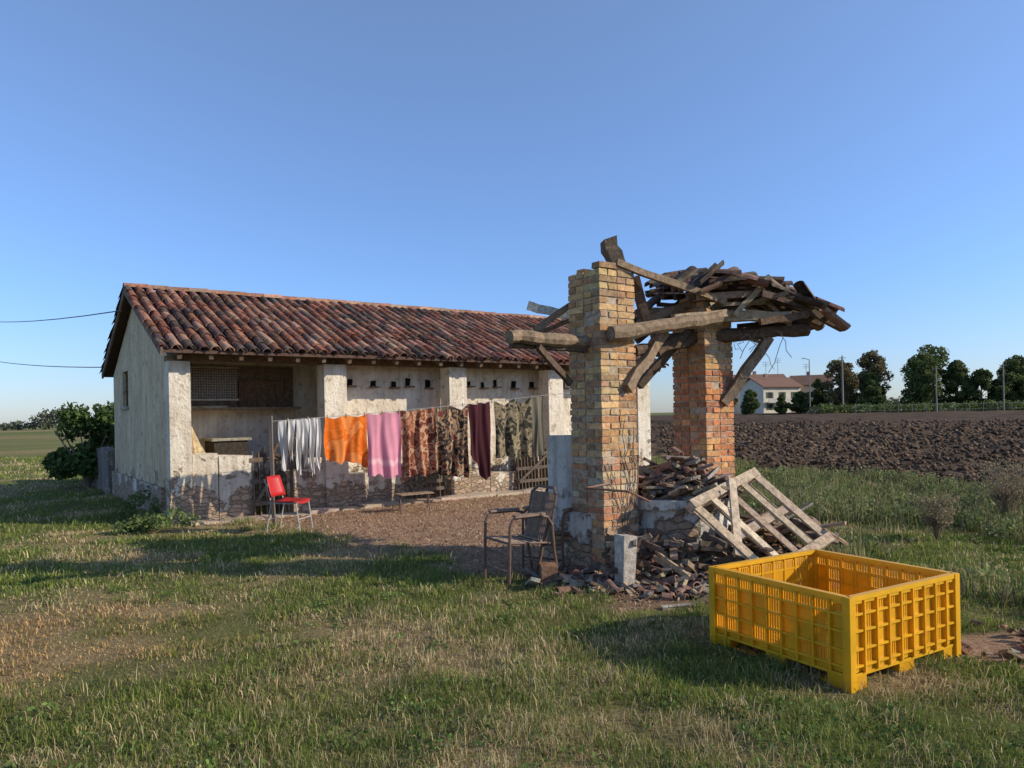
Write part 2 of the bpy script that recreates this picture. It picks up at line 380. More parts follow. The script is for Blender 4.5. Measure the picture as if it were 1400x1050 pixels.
C=np.array([(.5,.33,.2),(.38,.23,.14),(.62,.46,.3),(.27,.16,.1)])[rng.integers(0,4,n)]*rng.uniform(.7,1.2,(n,1))
blades('straw_litter',x,y,H(x,y)+.003,rng.uniform(.03,.08,n),rng.uniform(.01,.022,n),rng.uniform(1.0,1.4,n),C,M_GRASS)
# ------------------------------------------------------------------ leaves
def leaves(name,cen,rad,n,size,cols,mat=M_LEAF,parent=None,flat=.8):
    cen=np.array(cen,float);rad=np.array(rad,float);i=rng.choice(len(cen),n,p=rad**2/np.sum(rad**2))
    d=rng.normal(size=(n,3));d/=np.linalg.norm(d,axis=1)[:,None]
    p=cen[i]+d*(rad[i]*rng.uniform(.3,1.1,n)**.6)[:,None]*np.array([1,1,flat])
    a=rng.normal(size=(n,3));a/=np.linalg.norm(a,axis=1)[:,None];b_=np.cross(a,rng.normal(size=(n,3)));b_/=np.linalg.norm(b_,axis=1)[:,None]
    s=(size*rng.uniform(.6,1.3,n))[:,None]
    V=np.stack([p-a*s*.5,p+b_*s*.3,p+a*s*.5,p-b_*s*.3],1).reshape(-1,3)
    q=np.arange(n)*4;F=[np.stack([q,q+1,q+2,q+3],-1)]
    tone=rng.uniform(.7,1.25,len(cen))[i][:,None]
    C=np.array(cols)[rng.integers(0,len(cols),n)]*rng.uniform(.75,1.2,(n,1))*tone
    return mesh_np(name,V,F,np.repeat(C,4,0),mat,parent)
LG=[(.1,.13,.037),(.13,.165,.048),(.08,.11,.033),(.16,.175,.06)]
LB=[(.2,.15,.065),(.16,.15,.06),(.25,.15,.08),(.14,.15,.055)]
def tree(name,x,y,h,w,cols=LG,n=7000,size=.55):
    z=float(H(x,y));e=empty(name,(x,y,z))
    mb=MB();mb.tube([(0,0,-.2),(.1,0,h*.3),(.05,.1,h*.75)],[h*.022,h*.016,h*.006],(.12,.09,.065),8)
    cen=[];rad=[]
    for i in range(30):
        f=random.uniform(.13,.9);zz=h*f;q=w*(1-abs(f-.42)*1.35)*random.uniform(.2,.85);t=random.uniform(0,6.28)
        c=(q*math.cos(t),q*math.sin(t),zz);cen.append(c);rad.append(w*random.uniform(.2,.38))
        if i%2==0: mb.tube([(.08,0,zz*.65),(c[0]*.5,c[1]*.5,zz*.85),c],[h*.008,h*.005,h*.002],(.12,.09,.065),5)
    cen.append((0,0,h*.93));rad.append(w*.22)
    mb.build('trunk_and_limbs',M_BARK,e)
    leaves('crown',cen,rad,n,size,cols,parent=e)
for px,hw,h,cols in ((1143,28,11,LB),(1128,14,7.5,LG),(1160,18,7.5,LG),(1176,18,6.5,LG),(1194,18,8.4,LG),(1215,34,13.4,LB),(1242,28,12.0,LG),(1272,40,13.8,LG),(1302,26,10.5,LG),(1324,22,8.4,LG),(1346,20,8.4,LG),(1368,28,10.2,LG),(1398,30,11.4,LG),(1450,38,13,LG),(1006,15,6.4,LB),(1022,14,5.2,LG),(1100,16,4.6,LG),(1063,10,4.0,LG)):
    tree('field_tree',(px-700)*.15,150+random.uniform(-6,6),h,hw*.15,cols)
cen=[(x,140+random.uniform(-1,1),random.uniform(1.3,1.8)) for x in np.arange(58,110,1.1)]
leaves('hedge',cen,[1.3]*len(cen),9000,.4,[(.13,.17,.05),(.16,.2,.06)])
cen=[];rad=[]
for px in list(range(-150,60,7))+[62,70,78,86,92]+list(range(100,160,9)):
    D=250;hh=random.uniform(2.5,4.0) if px<58 or px>96 else random.uniform(5,7)
    cen.append(((px-700)*.25,D+random.uniform(-5,5),hh*.45));rad.append(hh*.55)
    if hh>4.5: cen.append(((px-700)*.25,D,hh*.8));rad.append(hh*.35)
for px in range(930,1500,8):
    cen.append(((px-700)*.32,320,random.uniform(2,4.5)));rad.append(random.uniform(2.5,4.4))
leaves('distant_trees',cen,rad,17000,1.0,[(.12,.14,.085),(.14,.15,.09),(.11,.12,.08)])
e=empty('fig_bush',(-11.2,19.3,0))
mb=MB()
for i in range(9):
    t=random.uniform(0,6.28);mb.tube([(0,0,0),(.3*math.cos(t),.3*math.sin(t),.7),(.75*math.cos(t),.75*math.sin(t),1.5)],[.04,.03,.01],(.2,.17,.13),5)
mb.build('stems',M_BARK,e)
leaves('foliage',[(random.uniform(-.75,.75),random.uniform(-.6,.6),random.uniform(.5,1.95)) for i in range(26)],[.36]*26,5000,.15,[(.08,.13,.035),(.12,.17,.045),(.06,.1,.025)],parent=e)
cen=[];rad=[]
for i in range(900):
    x=random.uniform(2.9,10);y=random.uniform(5.6,18)
    if x>float(plx(y))+1.0 or x<3.2+max(0,7.5-y)*.6: continue
    if float(fbm(x*.9,y*.9,2,3))<.46: continue
    h_=random.uniform(.06,.28);cen.append((x,y,float(H(x,y))+h_*.7));rad.append(random.uniform(.08,.22))
leaves('broadleaf_weeds',cen,rad,28000,.055,[(.16,.21,.07),(.21,.26,.095),(.3,.26,.13),(.13,.17,.055)])
cen=[];rad=[]
for i in range(520):
    r=math.exp(random.uniform(math.log(2.9),math.log(12)));t=random.uniform(-.8,.8);x=r*math.sin(t);y=r*math.cos(t)
    if float(dirtmask(x,y))>.3 or float(redmask(x,y))>.3: continue
    cen.append((x,y,float(H(x,y))+.02));rad.append(random.uniform(.04,.14))
leaves('ground_clover',cen,rad,13000,.03,[(.12,.19,.045),(.16,.24,.06),(.1,.16,.04)],flat=.3)
cen=[(-5.4+random.uniform(-.5,.5),11.2+random.uniform(-.4,.4),random.uniform(.05,.3)) for i in range(12)]+[(-6.3+random.uniform(-.5,.4),12.6+random.uniform(-.5,.5),random.uniform(.05,.4)) for i in range(14)]
leaves('wall_weeds',cen,[.16]*len(cen),2600,.06,[(.12,.17,.05),(.16,.2,.07)])
for (sx,sy,hh,nb) in ((6.75,10.0,.85,60),(7.6,11.2,.7,50),(5.2,9.0,.5,36),(2.95,9.9,.9,50)):
    mb=MB();tips=[]
    for i in range(nb):
        t=random.uniform(0,6.28);q=random.uniform(.1,.5)*hh;a=(sx,sy,0);b_=(sx+q*.5*math.cos(t),sy+q*.5*math.sin(t),hh*.5);c=(sx+q*math.cos(t),sy+q*math.sin(t),hh*random.uniform(.6,1.05))
        mb.tube([a,b_,c],[.006,.004,.002],(.28,.2,.13),4);tips.append(c);tips.append(b_)
    e=empty('dry_shrub');mb.build('stems',M_BARK,e)
    leaves('seed_heads',tips,[.09]*len(tips),1500,.035,[(.34,.25,.16),(.27,.2,.13),(.22,.21,.11)] if sx>3 else LG,parent=e)
# ------------------------------------------------------------------ shed building
B=empty('farm_shed',BO,BA)
LEN=11.15;DEP=6.3;ZE=2.78;ZR=4.28;TR=3.12
mb=MB()
for s0,wd in ((0,.33),(2.63,.44),(5.3,.42),(7.9,.42),(10.72,.43)):
    mb.box(s0,s0+wd,0,.36,-.1,2.66,j=.006)
mb.build('pillars',M_PL,B)
mb=MB();mb.box(3.05,LEN-.2,.62,.85,-.1,2.72);mb.box(.25,3.3,1.7,1.9,-.1,3.2);mb.box(3.04,3.2,.36,1.75,-.1,2.75)
mb.build('inner_wall',M_PL,B)
mb=MB()
for a,b_ ,h in ((.331,.75,1.1),(.75,1.3,1.06),(1.92,2.3,.74),(2.3,2.628,.95)): mb.box(a,b_-.001,.04,.3,-.1,h,j=.02)
for a,b_,h in ((3.072,3.9,.62),(3.9,4.3,.5),(5.722,6.3,.5),(6.3,7.0,.42),(8.33,9.5,.4),(9.5,10.71,.5)): mb.box(a,b_-.001,.06,.3,-.1,h,j=.02)
mb.box(-.02,.331,-.03,-.004,-.1,.35,j=.006)
mb.build('parapet',M_PLLOW,B)
for nm,x0,x1 in (('gable_wall',0.0,.24),('gable_wall_far',LEN-.24,LEN)):
    mb=MB();a,b_=4.2,4.95
    mb.box(x0,x1,.362,a,-.1,2.0);mb.box(x0,x1,b_,DEP,-.1,2.0);mb.box(x0,x1,a,b_,-.1,2.0)
    mb.box(x0,x1,.362,a,2.0,2.75);mb.box(x0,x1,b_,DEP,2.0,2.75)
    mb.prism([(.1,2.75),(DEP,2.75),(TR,ZR-.12)],x0,x1)
    mb.build(nm,M_GAB,B)
mb=MB();mb.box(.24,LEN-.24,DEP-.24,DEP,-.1,2.75);mb.build('back_wall',M_GAB,B)
mb=MB();mb.box(-.07,-.003,.5,DEP+.05,-.1,.55,j=.01);mb.build('plinth',M_PLLOW,B)
mb=MB()
mb.box(.16,.2,4.2,4.95,2.0,2.75,(.03,.03,.035))
for z in (2.0,2.36,2.71): mb.box(.08,.14,4.2,4.95,z,z+.04,(.16,.11,.07))
for t in (4.2,4.56,4.91): mb.box(.07,.13,t,t+.04,2.0,2.75,(.16,.11,.07))
mb.box(-.05,.1,4.12,5.03,1.94,1.998,(.4,.35,.28))
mb.build('gable_window',M_WOOD,B)
mb=MB()
ze=2.80;te=-.42
sl=(ZR-ze)/(TR-te)
tb=DEP+.38;zb=ZR-(tb-TR)*sl
mb.prism([(te,ze-.05),(TR,ZR-.05),(tb,zb-.05),(tb,zb),(TR,ZR),(te,ze)],-.16,LEN+.16,(.1,.06,.045))
mb.build('roof_boards',M_WOOD,B)
mb=MB()
mb.box(.1,LEN-.1,.1,.28,2.662,2.80,(.17,.11,.07),.006)
s=.1
while s<LEN:
    mb.beam((s,te+.06,ze-.1),(s,1.6,ze-.1+sl*(1.6-te-.06)),.07,.09,rc((.14,.1,.065)),3,.004);s+=.48
mb.beam((-.18,te,ze-.03),(-.18,TR,ZR-.03),.035,.13,(.2,.15,.11),4,.006);mb.beam((-.18,TR,ZR-.03),(-.18,tb,zb-.03),.035,.13,(.2,.15,.11),4,.006)
mb.build('rafters',M_WOOD,B)
TC=[(.2,.08,.05),(.25,.1,.06),(.13,.065,.045),(.3,.14,.09),(.155,.078,.055),(.34,.19,.125),(.09,.06,.05)]
mb=MB()
def slope(t0,z0,t1,z1):
    L=math.hypot(t1-t0,z1-z0);d=Vector((0,(t1-t0)/L,(z1-z0)/L));xa=Vector((1,0,0))
    nrm=xa.cross(d);
    if nrm.z<0: nrm=-nrm
    side=nrm.cross(d)
    rows=int(L/.34)+1
    s=-.16
    while s<LEN+.2:
        off=random.uniform(-.05,.05)
        for j in range(rows):
            q=j*.34+off-.04
            rz=random.uniform(-.05,.05)
            dd=(d+side*rz).normalized();sd_=(side-d*rz).normalized()
            sagz=.05*(float(vn(s*.45,t0+j*.4,2))-.5)
            p=Vector((s+random.uniform(-.012,.012),t0,z0+max(sagz,-.01)))+d*q+nrm*(.03+random.uniform(-.006,.012))
            M=Matrix((( dd.x,sd_.x,nrm.x,p.x),(dd.y,sd_.y,nrm.y,p.y),(dd.z,sd_.z,nrm.z,p.z),(0,0,0,1)))
            if q+.42>L+.1: continue
            mb.tile(M,.43,.086,.066,rpick(TC,.25))
        s+=.2
slope(te,ze,TR,ZR);slope(tb,zb,TR,ZR)
s=-.2
while s<LEN+.1:
    M=Matrix.Translation((s,TR+random.uniform(-.01,.01),ZR+.03+random.uniform(-.008,.012)))@Matrix.Rotation(random.uniform(-.03,.03),4,'Z')
    mb.tile(M,.43,.1,.115,rpick([(.34,.17,.11),(.27,.14,.09),(.4,.24,.16)]));s+=.38
mb.build('roof_tiles',M_TILE,B)
mb=MB()
s=3.35
while s<10.6:
    z=2.3+random.uniform(-.03,.03);w1=random.uniform(.07,.13)
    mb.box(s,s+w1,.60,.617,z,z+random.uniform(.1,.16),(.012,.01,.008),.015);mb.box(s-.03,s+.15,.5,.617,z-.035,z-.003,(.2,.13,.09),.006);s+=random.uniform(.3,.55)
mb.build('nest_holes',M_WOOD,B)
mb=MB()
mb.box(.36,2.62,1.655,1.69,1.95,2.7,(.2,.16,.12))
for i in range(7): mb.box(1.35+i*.18,1.52+i*.18,1.6,1.63,1.92,2.45+random.uniform(-.03,.03),rc((.17,.11,.07)),.006)
mb.box(.36,2.62,1.2,1.65,1.86,1.91,(.22,.16,.1),.006)
mb.box(.3,.36,.3,1.7,2.3,2.36,(.15,.1,.07))
mb.box(.9,1.5,.9,1.6,.9,1.3,(.05,.04,.03),.02)
mb.box(.85,1.55,.85,1.62,1.3,1.34,(.3,.27,.2),.01)
for i in range(9): mb.beam((.42+i*.025,.34,1.08),(.3+.1+i*.02,.5,1.66-i*.05),.025,.015,rc((.42,.32,.18)),2,.004)
mb.build('porch_shelves',M_WOOD,B)
mb=MB()
for i in range(22): mb.tube([(.4+i*.045,1.1,2.05),(.4+i*.045,1.1,2.6)],.003,(.45,.45,.42),3)
for i in range(12): mb.tube([(.38,1.1,2.06+i*.048),(1.38,1.1,2.06+i*.048)],.003,(.45,.45,.42),3)
for z in (2.03,2.62): mb.box(.34,1.4,1.08,1.12,z,z+.03,(.3,.26,.2))
mb.build('wire_mesh_panel',M_METAL,B)
def gate(name,s0,t0,wd,h,n,lean=0,rz=0,col=(.13,.1,.075)):
    e=empty(name);e.parent=B;e.location=(s0,t0,0);e.rotation_euler=(lean,0,rz)
    mb=MB()
    for i in range(n):
        x=i*wd/(n-1);mb.beam((x,0,.02),(x+random.uniform(-.01,.01),0,h*random.uniform(.93,1.03)),.065,.02,rc(col),3,.005)
    for z in (.2,h*.5,h*.82): mb.beam((-.05,-.025,z),(wd+.05,-.025,z+.01),.022,.07,rc(col),3,.005)
    mb.beam((0,-.05,.2),(wd,-.05,h*.8),.02,.06,rc(col),3,.005)
    mb.build('slats',M_WOOD,e)
gate('gate_slatted',1.32,-.05,.52,1.18,6,-.1)
gate('gate_slatted_b',4.35,.0,.78,.7,8,-.05);gate('gate_slatted_c',7.0,.0,.82,.95,10,-.05)
gate('gate_slatted_d',7.3,.5,.5,1.3,6,-.05)
mb=MB();cw=Vector((1.95,-.1,1.0))
mb.tube([cw+Vector((.32*math.cos(t),.02,.32*math.sin(t))) for t in np.linspace(0,3.3,14)],.03,(.12,.08,.055),6)
for t in np.linspace(.2,3,6): mb.tube([cw,cw+Vector((.32*math.cos(t),.02,.32*math.sin(t)))],.014,(.12,.08,.055),5)
mb.tube([cw+Vector((0,0,-1.0)),cw],.03,(.12,.08,.055),6)
mb.build('old_wheel',M_WOOD,B)
mb=MB()
s=.2
while s<9: 
    w_=random.uniform(.4,.8);mb.box(s,s+w_-.02,-.5,-.02,-.08,.035+random.uniform(-.015,.01),rc((.42,.33,.24),.2),.025);s+=w_
mb.build('stone_kerb',M_BRICK,B)
mb=MB();d=Vector((-.584,.811,0));p=Vector((-9.35,17.15,0))
for i in range(9):
    q=p+d*.62*i;mb.beam(q+Vector((0,0,.45)),q+d*.62+Vector((0,0,.45)),.25,1.2+random.uniform(-.04,.04),rc((.2,.17,.14),.08),3,.01)
mb.build('garden_wall',M_BRICK)
# ------------------------------------------------------------------ clothes line
CL=Vector((-4.81,10.85,0));U=Vector((.811,.584,0));NN=Vector((-.584,.811,0))
def lz(s):
    return 1.64+(s-1.35)*.075-.03*math.sin(min(1,max(0,(s-1.3)/5.5))*math.pi)
mb=MB()
mb.tube([CL+U*s+Vector((0,0,lz(s))) for s in np.linspace(1.25,8.3,24)],.005,(.35,.35,.33),4)
mb.beam(CL+U*1.25+Vector((0,0,-.1)),CL+U*1.22+Vector((0,0,1.72)),.05,.05,(.16,.12,.09))
mb.beam(CL+U*8.3+Vector((0,0,-.1)),CL+U*8.32+Vector((0,0,2.3)),.06,.06,(.16,.12,.09))
for s in np.arange(1.5,6.8,.33): mb.beam(CL+U*s+Vector((0,0,lz(s)-.04)),CL+U*s+Vector((0,0,lz(s)+.03)),.012,.02,(.5,.35,.15),1,0)
mb.build('clothes_line',M_METAL)
def cloth(name,s0,s1,zb0,zb1,mat,col,amp=.04,folds=3,sag=.04,taper=0,vee=0):
    nu,nv=36,24;V=[];Cc=[]
    ph=random.uniform(0,6);ph2=random.uniform(0,6)
    for j in range(nv+1):
        v=j/nv
        for i in range(nu+1):
            u=i/nu;s=s0+(s1-s0)*(.5+(u-.5)*(1-taper*v))
            zt=lz(s)+.006-sag*(1-abs(2*((u*2)%1)-1))
            zbm=zb0+(zb1-zb0)*u+.03*math.sin(u*9+ph)+.02*math.sin(u*23+ph2)-vee*(1-abs(2*u-1))
            z=zt+(zbm-zt)*v
            o=amp*(.35+v*.9)*(math.sin(u*folds*6.28+ph+v*.9)+.45*math.sin(u*folds*13+ph2-v*1.7))+.05*math.sin(v*2+ph)*v
            s+=.02*math.sin(v*5+u*7+ph)
            p=CL+U*s-NN*o;V.append((p.x,p.y,z));Cc.append(col if not isinstance(col,list) else col[min(len(col)-1,int(v*len(col)))])
    V=np.array(V);idx=np.arange((nu+1)*(nv+1)).reshape(nv+1,nu+1)
    F=np.stack([idx[:-1,:-1],idx[:-1,1:],idx[1:,1:],idx[1:,:-1]],-1).reshape(-1,4)
    return mesh_np(name,V,[F],np.array(Cc),mat,smooth=True)
for a,b_,zb in ((1.36,1.5,.92),(1.48,1.6,1.08),(1.6,1.72,.82),(1.72,1.84,.98),(1.82,1.93,.84),(1.92,2.04,.9)):
    cloth('white_rag',a,b_,zb,zb-.08,M_CLOTH,(.66,.63,.6),.03,1.2,.02,.45,.06)
MO=mat_pattern('orange_fabric',[(.62,.13,.015),(.68,.17,.03),(.62,.13,.015),(.72,.23,.06)],3.5)
MBn=mat_pattern('brown_fabric',[(.14,.045,.03),(.38,.17,.1),(.22,.075,.04),(.46,.27,.17),(.14,.04,.03)],4.6)
MDk=mat_pattern('dark_floral_fabric',[(.02,.018,.02),(.24,.14,.08),(.04,.03,.03),(.36,.25,.15),(.16,.05,.04)],5)
MBe=mat_pattern('beige_leaf_fabric',[(.03,.03,.027),(.18,.145,.09),(.28,.225,.14),(.05,.045,.035)],6)
cloth('orange_cloth',2.1,2.88,.98,.84,MO,(.6,.14,.02),.03,2.5,.05)
cloth('pink_towel',2.86,3.5,.66,.6,M_CLOTH,[(.62,.26,.34)]*8+[(.72,.42,.46)]+[(.62,.26,.34)]*2,.035,2)
cloth('brown_patterned_cloth',3.52,4.2,.56,.66,MBn,(.3,.1,.05),.045,2.5)
cloth('dark_floral_cloth',4.2,4.92,.66,.54,MDk,(.1,.1,.1),.05,2.5,.1,0,.1)
cloth('maroon_cloth',4.94,5.42,.95,.5,M_CLOTH,(.065,.02,.026),.04,1.7,.03,0,.25)
cloth('beige_leaf_cloth',5.52,6.38,.84,.8,MBe,(.3,.3,.2),.045,2.5,.12)
cloth('grey_cloth',6.4,6.72,.75,.85,M_CLOTH,(.17,.155,.115),.03,1.5)
# ------------------------------------------------------------------ well ruin
W=empty('well_canopy_ruin',(0,0,0))
def column(name,corner,h,PAL):
    e=empty(name,(corner[0],corner[1],0),BA);e.parent=W
    mb=MB();hw=.245;cx,cy=hw,hw
    mb.box(.012,.478,.012,.478,-.1,h-.08,(.4,.32,.23))
    k=0;z=.0
    while z<h:
        for q in range(4):
            R=Matrix.Translation((cx,cy,z))@Matrix.Rotation(q*math.pi/2,4,'Z')
            segs=[(-hw,-hw+.237),(-hw+.247,hw-.125)] if k%2==0 else [(-hw+.125,-hw+.243),(-hw+.253,hw)]
            for a,b_ in segs:
                if z>h-.1 and random.random()<.45: continue
                o=random.uniform(-.005,.007)
                if random.random()<.06: o+=.014
                mb.box(a+.002,b_-.002,-hw+o,-hw+.11,.004,.061,rpick(PAL(z),.22),.0045,R)
        z+=.071;k+=1
    mb.build('bricks',M_BRICK,e);return e
palA=lambda z:[(.5,.3,.14),(.54,.35,.17),(.45,.24,.11),(.44,.28,.15),(.34,.21,.12)] if z>1.2 else [(.44,.24,.13),(.5,.38,.26),(.42,.2,.11),(.5,.33,.2),(.32,.2,.12)]
palB=lambda z:[(.5,.21,.09),(.46,.18,.08),(.54,.28,.12),(.4,.19,.1),(.34,.16,.09)] if z<2.2 else [(.5,.3,.14),(.46,.23,.1),(.36,.22,.12)]
A=column('brick_column_front',(.904,7.35),3.17,palA);Bc=column('brick_column_rear',(2.2,8.28),2.98,palB)
mb=MB();MA=Matrix.Translation((.904,7.35,0))@Matrix.Rotation(BA,4,'Z')
mb.box(.03,.46,.492,.93,-.1,1.42,(.5,.5,.5),.012,MA);mb.box(-.02,.5,.5,.98,-.1,.5,(.5,.5,.5),.015,MA)
mb.box(-.03,-.001,.2,.491,-.1,.62,(.5,.5,.5),.01,MA)
mb.build('plaster_pier',M_PIER,W)
mb=MB();wc=Vector((1.78,8.12,0));n=28
for (r_,z0,z1) in ((.6,-.1,.64),(.66,.642,.74)):
    pts=[wc+Vector((math.cos(t)*r_*random.uniform(.985,1.01),math.sin(t)*r_,0)) for t in np.linspace(0,2*math.pi,n,endpoint=False)]
    vs=[p+Vector((0,0,z0)) for p in pts]+[p+Vector((0,0,z1)) for p in pts]
    mb.add(vs,[(i,(i+1)%n,(i+1)%n+n,i+n) for i in range(n)]+[tuple(range(n,2*n))],(.5,.5,.5))
mb.build('well_curb',M_PIER,W)
WG=(.24,.17,.11);WD=(.11,.075,.052);WL=(.36,.27,.175)
mb=MB()
def log(p0,p1,r,col): 
    p0=Vector(p0);p1=Vector(p1);m=9
    mb.tube([p0.lerp(p1,i/m)+Vector([random.uniform(-.012,.012) for _ in range(3)]) for i in range(m+1)],[r*random.uniform(.88,1.08) for _ in range(m+1)],col,9,.06)
log((-.02,7.0,2.41),(.95,7.62,2.39),.07,WG);mb.beam((.0,7.12,2.34),(.9,7.6,2.3),.09,.06,WD)
log((1.0,7.33,2.45),(2.3,8.1,2.68),.08,WG);mb.beam((1.75,7.85,2.66),(2.4,8.15,2.74),.07,.08,WL)
mb.beam((1.18,7.52,1.9),(1.68,8.0,2.54),.1,.11,WG);mb.beam((1.45,8.3,1.95),(2.0,8.5,2.5),.09,.09,WD)
mb.beam((1.06,7.78,3.5),(1.2,7.8,3.08),.18,.15,(.15,.11,.08),5,.015)
mb.beam((1.1,7.5,3.2),(2.4,8.15,2.86),.05,.07,WG);mb.beam((1.35,7.9,3.12),(1.52,7.95,2.5),.11,.1,WD)
mb.beam((1.4,8.3,2.66),(2.7,8.6,3.12),.07,.09,WG);mb.beam((2.52,8.2,2.72),(2.92,8.2,3.15),.05,.06,WL)
mb.beam((2.3,8.26,2.73),(3.2,8.35,2.71),.1,.12,WL);log((1.75,8.4,2.47),(3.5,8.6,2.6),.08,WD)
mb.beam((2.44,8.45,1.74),(3.02,8.55,2.5),.1,.11,WG)
mb.beam((.27,7.15,2.32),(.6,7.5,1.96),.05,.06,WD)
mb.beam((.26,7.8,2.55),(1.2,7.9,3.2),.05,.07,WG);mb.beam((.2,8.3,2.9),(.7,8.25,2.74),.02,.1,(.5,.46,.4))
mb.beam((.1,7.9,2.48),(.75,8.1,2.72),.05,.05,WG)
log((1.3,7.7,2.3),(2.3,8.7,2.5),.06,WD);mb.beam((1.5,8.7,2.5),(2.2,8.9,3.1),.07,.07,WD)
log((1.25,7.9,2.62),(1.75,8.7,3.0),.05,WD);log((1.6,8.0,2.3),(2.6,8.9,2.9),.045,WD)
for i in range(34):
    p=Vector((random.uniform(1.6,3.2),random.uniform(8.2,9.1),random.uniform(2.62,2.96)));d=Vector((random.uniform(.3,.9),random.uniform(-.4,.4),random.uniform(-.35,.3)))
    mb.beam(p-d*.5,p+d*.5,random.uniform(.02,.05),random.uniform(.03,.08),rpick([WG,WD,WD,WL],.25),3)
def prof(k):
    P=[(1.88,8.45,3.04),(2.2,8.6,3.17),(2.7,8.7,3.13),(3.15,8.8,3.03),(3.58,8.92,2.84),(3.85,9.0,2.7)]
    q=k*(len(P)-1);i=min(int(q),len(P)-2);return Vector(P[i]).lerp(Vector(P[i+1]),q-i)
acr=Vector((-.25,.96,.16))
for o in (-.45,-.2,.1,.4,.62):
    pts=[prof(k)+acr*o-Vector((0,0,.09)) for k in (0.05,.4,.7,random.uniform(.8,.95))]
    for a,b_ in zip(pts[:-1],pts[1:]): mb.beam(a,b_,.06,.07,rpick([WD,WG]),2,.006)
for k in np.linspace(.05,.92,8): mb.beam(prof(k)+acr*-.55-Vector((0,0,.045)),prof(k)+acr*.75-Vector((0,0,.045)),.1,.02,rpick([WG,WD]),2,.01)
mb.build('timbers',M_WOOD,W)
mb=MB()
for lay in range(3):
    for o in np.arange(-.55,.75,.15):
        k=-.02+random.uniform(-.04,.06);kend=random.uniform(.74,.9)
        while k<kend:
            if random.random()<(.04,.35,.55)[lay]: k+=.14;continue
            p=prof(min(max(k,0),1))+acr*(o+random.uniform(-.03,.03))+Vector((0,0,.0+lay*.045+random.uniform(-.02,.03)))
            d=(prof(min(k+.16,1))-prof(max(min(k,.84),0))).normalized();d=(d+Vector([random.uniform(-.16,.16) for _ in range(3)])*(1+lay*.7)).normalized()
            side=Vector((0,0,1)).cross(d).normalized();up=d.cross(side)
            if random.random()<.35: up=-up;side=-side
            M=Matrix(((d.x,side.x,up.x,p.x),(d.y,side.y,up.y,p.y),(d.z,side.z,up.z,p.z),(0,0,0,1)))
            mb.tile(M,random.uniform(.26,.4),.07,.08,rpick([(.14,.08,.06),(.19,.12,.085),(.09,.065,.05),(.26,.16,.12)],.25));k+=.15
mb.build('roof_tiles_remnant',M_TILE,W)
mb=MB()
for i in range(9):
    p=Vector((random.uniform(2.6,3.2),8.45,2.55));q=[p]
    for j in range(5): q.append(q[-1]+Vector((random.uniform(-.09,.09),random.uniform(-.04,.04),random.uniform(-.12,.03))))
    mb.tube(q,.004,(.25,.22,.18),4)
for i in range(7):
    s0=random.uniform(.0,.45);q=[]
    zz=random.uniform(.1,.6)
    for j in range(9):
        s0=min(.47,max(.02,s0+random.uniform(-.06,.06)));zz+=random.uniform(.06,.16)
        q.append(Vector((.904+.811*s0+.584*.022,7.35+.584*s0-.811*.022,zz)))
    mb.tube(q,.005,(.16,.12,.09),4)
mb.build('hanging_wires',M_METAL,W)
def shard(mb,p,sc=1,wood=.3):
    t=random.random();R=Matrix.Translation(p)@Matrix.Rotation(random.uniform(0,6.28),4,'Z')@Matrix.Rotation(random.uniform(-.6,.6),4,'X')@Matrix.Rotation(random.uniform(-.5,.5),4,'Y')
    if t<wood:
        l=random.uniform(.25,.8)*sc;w2=random.uniform(.02,.05);mb.box(-l/2,l/2,-w2,w2,-.014,.014,rpick([WG,WD,WL,(.28,.235,.19)],.3),.008,R)
    elif t<wood+(1-wood)*.55: 
        l=random.uniform(.05,.2)*sc;mb.box(-l/2,l/2,-.055*sc,.055*sc,-.03*sc,.03*sc,rpick([(.3,.16,.105),(.33,.21,.14),(.22,.13,.09),(.4,.33,.26)],.25),.014,R)
    else: mb.tile(R,random.uniform(.1,.3)*sc,.07*sc,.08*sc,rpick([(.24,.13,.095),(.17,.105,.08),(.3,.19,.14)],.25))
mb=MB()
for i in range(380):
    a=random.uniform(0,6.28);r_=.56*math.sqrt(random.random())
    shard(mb,Vector((wc.x+.05+r_*math.cos(a)*1.05,wc.y+r_*math.sin(a),.76+random.uniform(0,.46)*(1-r_/.62))),.72,.6)
for i in range(520):
    x=random.gauss(1.4,.5);y=7.12+random.gauss(0,.3)-(x-1.45)*.12
    if y>8.3: continue
    hh=max(0,.3*math.exp(-((x-1.5)/.5)**2-((y-7.4)/.35)**2))
    shard(mb,Vector((x,y,float(H(x,y))+.02+random.random()*hh)),.62,.5)
for i in range(110):
    x=random.gauss(2.7,.3);y=random.gauss(7.85,.28);shard(mb,Vector((x,y,float(H(x,y))+.03+random.random()*.45)),.8,.55)
for i in range(60):
    p=Vector((random.uniform(.9,2.1),random.uniform(6.9,7.4),random.uniform(.05,.42)));d=Vector((random.uniform(-.5,.5),random.uniform(-.3,.3),random.uniform(-.2,.25)))
    mb.beam(p-d*.5,p+d*.5,.03,.05,rpick([WG,WD,WD,WL],.2),3)
mb.build('rubble_pile',M_DEBRIS)
mb=MB()
for i in range(48):
    x=random.gauss(3.6,.28);y=random.gauss(4.98,.2);shard(mb,Vector((x,y,float(H(x,y))+.015+random.random()*.03)),.38,.15)
mb.build('brick_rubble',M_DEBRIS)
mb=MB();mb.box(-.07,.07,-.07,.07,-.1,.5,(.42,.37,.31),.015,Matrix.Translation((1.02,6.86,0))@Matrix.Rotation(.5,4,'Z')@Matrix.Rotation(.06,4,'Y'));mb.build('stone_post',M_DEBRIS)
mb=MB();mb.tube([(.95,7.3,.95),(.7,7.1,.93),(1.1,7.0,.9),(1.3,7.0,.8)],.012,(.2,.1,.06),6);mb.build('iron_rod',M_METAL)
